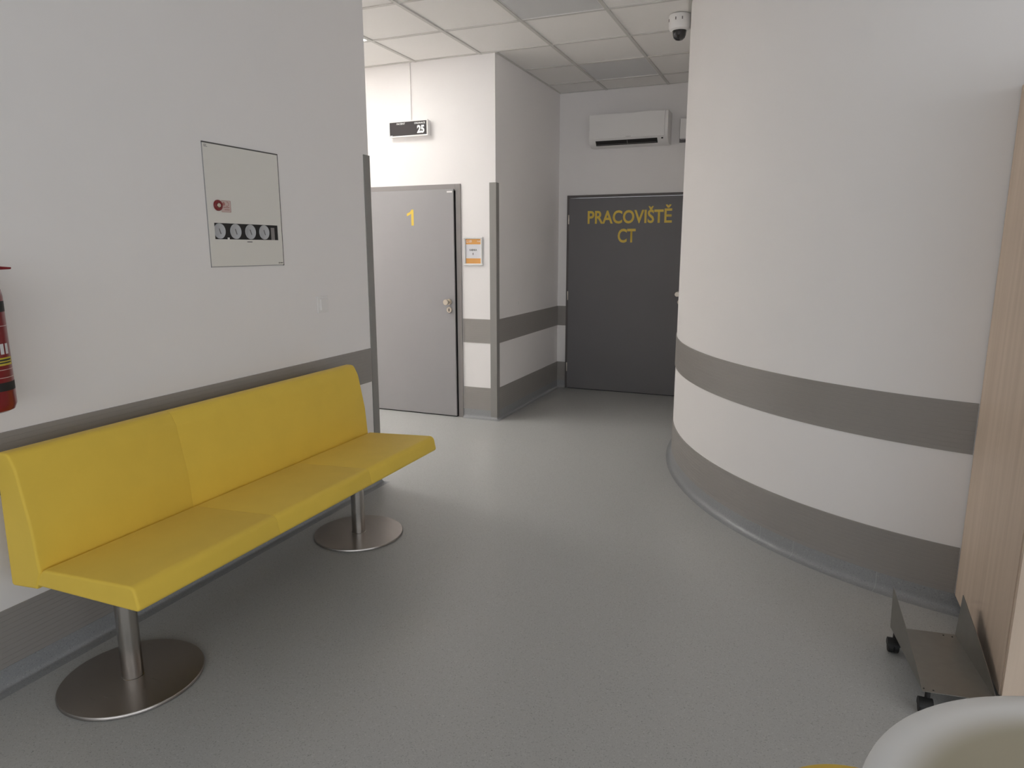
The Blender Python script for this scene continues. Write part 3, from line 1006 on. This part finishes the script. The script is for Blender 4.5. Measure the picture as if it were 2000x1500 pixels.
# ------------------------------------------------------------------ dome camera
cx, cyy = -0.872, 5.02
dc = thing('dome_camera', (cx, cyy, ZC), 'white ceiling security camera with a black glass dome', 'security camera')
h = lathe('housing', [(0.070, ZC - 0.002), (0.072, ZC - 0.006), (0.072, ZC - 0.075), (0.066, ZC - 0.092), (0.050, ZC - 0.100), (0.047, ZC - 0.098), (0.0, ZC - 0.094)], 'white_plastic', dc, 48, (cx, cyy, 0))
for a_ in (3.6, 4.5, 5.1):
    px, py_ = cx + 0.072 * math.cos(a_), cyy + 0.072 * math.sin(a_)
    box('slot', (px - 0.003, px + 0.003, py_ - 0.002, py_ + 0.002, ZC - 0.045, ZC - 0.028), 'grey_print', h)
lathe('dome', [(0.046, ZC - 0.096), (0.044, ZC - 0.112), (0.042, ZC - 0.128), (0.036, ZC - 0.143), (0.024, ZC - 0.154), (0.010, ZC - 0.158), (0.0, ZC - 0.1585)], 'black_gloss', dc, 40, (cx, cyy, 0))
lathe('lens', [(0.012, -0.0445), (0.012, -0.046), (0.0, -0.047)], 'screen', dc, 20, (cx + 0.004, cyy, ZC - 0.120), 'y')

# ------------------------------------------------------------------ wooden cabinet at the right edge
CXL, CYF, CYB, CZ0, CZ1 = 0.671, 2.385, 3.035, 0.080, 2.030
cb = thing('tall_cabinet', (0.98, 2.72, 0), 'tall light wood cabinet against the curved wall at the right edge', 'cabinet')
box('side_panel', (CXL, CXL + 0.020, CYF + 0.006, 3.086, CZ0, CZ1), 'wood', cb, 0.001)
box('side_panel', (CXL + 0.600, CXL + 0.620, CYF + 0.006, CYB, CZ0, CZ1), 'wood', cb, 0.001)
boxes('carcass', [(CXL + 0.020, CXL + 0.600, CYF + 0.006, CYB, CZ0, CZ0 + 0.020), (CXL + 0.020, CXL + 0.600, CYF + 0.006, CYB, CZ1 - 0.020, CZ1), (CXL + 0.020, CXL + 0.600, CYB - 0.008, CYB, CZ0 + 0.020, CZ1 - 0.020)], 'wood', cb)
box('plinth', (CXL + 0.050, CXL + 0.570, CYF + 0.06, CYB - 0.02, 0.0, CZ0), 'dark', cb)
for q in range(2):
    xa = CXL + 0.002 + q * 0.309
    dr = box('cabinet_door', (xa, xa + 0.306, CYF - 0.018, CYF + 0.001, CZ0 + 0.003, CZ1 - 0.003), 'wood', cb, 0.001)
    hx = xa + (0.275 if q == 0 else 0.025)
    boxes('handle', [(hx, hx + 0.010, CYF - 0.046, CYF - 0.036, 0.98, 1.14), (hx, hx + 0.010, CYF - 0.036, CYF - 0.018, 0.99, 1.00), (hx, hx + 0.010, CYF - 0.036, CYF - 0.018, 1.12, 1.13)], 'nickel', dr)

# ------------------------------------------------------------------ steel computer trolley
tr = thing('computer_trolley', (0.53, 2.53, 0), 'low sheet steel trolley with two fin sides beside the cabinet', 'trolley')
A, B_ = Vector((0.402, 2.710)), Vector((0.453, 2.318))      # left edge far, near
Cc, Dd = Vector((0.612, 2.738)), Vector((0.655, 2.345))     # right edge far, near
TZ = 0.082
th = 0.002


def plate(name, pts, thick, m, parent):
    n = len(pts)
    nrm = (Vector(pts[1]) - Vector(pts[0])).cross(Vector(pts[2]) - Vector(pts[0])).normalized() * thick
    vs_ = [tuple(p) for p in pts] + [tuple(Vector(p) - nrm) for p in pts]
    fs = [tuple(range(n)), tuple(range(2 * n - 1, n - 1, -1))] + [(i, (i + 1) % n, n + (i + 1) % n, n + i) for i in range(n)]
    return link(name, mesh(name, vs_, fs), m, parent)


tray = plate('tray', [(*A, TZ), (*B_, TZ), (*Dd, TZ), (*Cc, TZ)], th, 'sheet', tr)
fl = lambda p, q, t: p + (q - p) * t
hgt = [(0.0, 0.158), (0.10, 0.146), (0.22, 0.128), (0.40, 0.104), (0.60, 0.074), (0.80, 0.042), (0.93, 0.016), (1.0, 0.001)]
outl = (A - Cc).normalized()
plate('side_fin', [(*A, TZ), *[(*(fl(A, B_, t_) + outl * h_ * 0.03), TZ + h_) for t_, h_ in hgt], (*B_, TZ)], th, 'sheet', tr)
outr = -outl
plate('side_fin', [(*Dd, TZ), *[(*(fl(Cc, Dd, t_) + outr * h_ * 0.05), TZ + h_) for t_, h_ in reversed(hgt)], (*Cc, TZ)], th, 'sheet', tr)
for s, t_ in ((0.10, 0.06), (0.03, 0.96), (0.18, 0.02), (0.16, 0.97), (0.93, 0.05), (0.80, 0.04)):
    p = fl(fl(A, Cc, s), fl(B_, Dd, s), t_)
    lathe('rivet', [(0.003, 0), (0.002, 0.0012), (0.0, 0.0014)], 'dark', tray, 10, (p.x, p.y, TZ))
for s, t_ in ((0.06, 0.05), (0.10, 0.95), (0.88, 0.10), (0.86, 0.92)):
    p = fl(fl(A, Cc, s), fl(B_, Dd, s), t_)
    wx, wy = p.x - 0.006, p.y - 0.014
    cas = lathe('castor', [(0.010, -0.019), (0.020, -0.019), (0.0245, -0.016), (0.0255, -0.010), (0.0255, -0.003), (0.022, -0.0015), (0.022, 0.0015), (0.0255, 0.003), (0.0255, 0.010), (0.0245, 0.016), (0.020, 0.019), (0.010, 0.019)],
                'black', tr, 32, (wx, wy, 0.0258), 'x')
    hood = [(wy + 0.0275 * math.cos(a_), 0.0258 + 0.0275 * math.sin(a_)) for a_ in [PI * (-0.05 + 0.95 * q / 12) for q in range(13)]] + [(wy - 0.012, 0.034), (wy + 0.012, 0.020)]
    prism('hood', hood, 'x', wx - 0.0205, wx + 0.0205, 'black', cas, 0.001)
    lathe('stem', [(0.008, 0.050), (0.008, TZ - th)], 'dark', cas, 14, (p.x, p.y, 0))

# ------------------------------------------------------------------ white round table and yellow stool in the foreground
TX, TY, TR, TH = 0.528, 0.896, 0.410, 0.730
tb = thing('round_table', (TX, TY, 0), 'glossy white round table in the lower right corner', 'table')
tm = mat('white_lacquer_painted_reflection', (0.80, 0.80, 0.79), 0.2, coat=0.4)
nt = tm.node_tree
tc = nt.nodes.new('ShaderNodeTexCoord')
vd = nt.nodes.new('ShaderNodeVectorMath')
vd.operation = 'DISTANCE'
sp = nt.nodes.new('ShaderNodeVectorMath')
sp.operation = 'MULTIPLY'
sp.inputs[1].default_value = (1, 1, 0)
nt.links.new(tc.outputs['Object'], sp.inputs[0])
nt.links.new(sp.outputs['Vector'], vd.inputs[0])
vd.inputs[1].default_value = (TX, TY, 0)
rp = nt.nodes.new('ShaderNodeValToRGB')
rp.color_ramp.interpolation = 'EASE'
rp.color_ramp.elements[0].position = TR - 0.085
rp.color_ramp.elements[0].color = (0.44, 0.41, 0.31, 1)  # beige centre paints a soft reflection into the white top's colour
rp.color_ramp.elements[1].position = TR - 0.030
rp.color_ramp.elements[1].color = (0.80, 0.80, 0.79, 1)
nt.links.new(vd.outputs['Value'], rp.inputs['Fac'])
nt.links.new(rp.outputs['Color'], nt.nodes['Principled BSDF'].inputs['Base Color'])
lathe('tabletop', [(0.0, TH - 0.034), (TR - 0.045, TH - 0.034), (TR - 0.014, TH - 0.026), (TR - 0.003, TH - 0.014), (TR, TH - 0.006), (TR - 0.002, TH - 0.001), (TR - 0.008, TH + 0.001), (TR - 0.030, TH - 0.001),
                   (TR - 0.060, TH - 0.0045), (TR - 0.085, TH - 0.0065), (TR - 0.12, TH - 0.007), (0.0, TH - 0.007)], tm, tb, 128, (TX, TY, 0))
lathe('column', [(0.0, 0.018), (0.085, 0.018), (0.06, 0.05), (0.038, 0.14), (0.035, 0.40), (0.045, 0.60), (0.10, TH - 0.045), (0.13, TH - 0.034)], 'table', tb, 48, (TX, TY, 0))
lathe('foot', [(0.235, 0.0), (0.24, 0.006), (0.22, 0.016), (0.10, 0.022), (0.0, 0.022)], 'table', tb, 64, (TX, TY, 0))
SXx, SYy = 0.186, 1.206
st = thing('stool', (SXx, SYy, 0), 'round yellow upholstered stool tucked against the white table', 'stool')
lathe('seat_cushion', [(0.0, 0.375), (0.165, 0.375), (0.178, 0.382), (0.184, 0.395), (0.184, 0.428), (0.178, 0.442), (0.160, 0.450), (0.0, 0.452)], 'yellow_fabric', st, 64, (SXx, SYy, 0))
lathe('pole', [(0.028, 0.012), (0.028, 0.375)], 'steel', st, 32, (SXx, SYy, 0))
lathe('disc_foot', [(0.146, 0.0), (0.150, 0.003), (0.150, 0.009), (0.147, 0.012), (0.0, 0.0124)], 'steel_disc', st, 64, (SXx, SYy, 0))
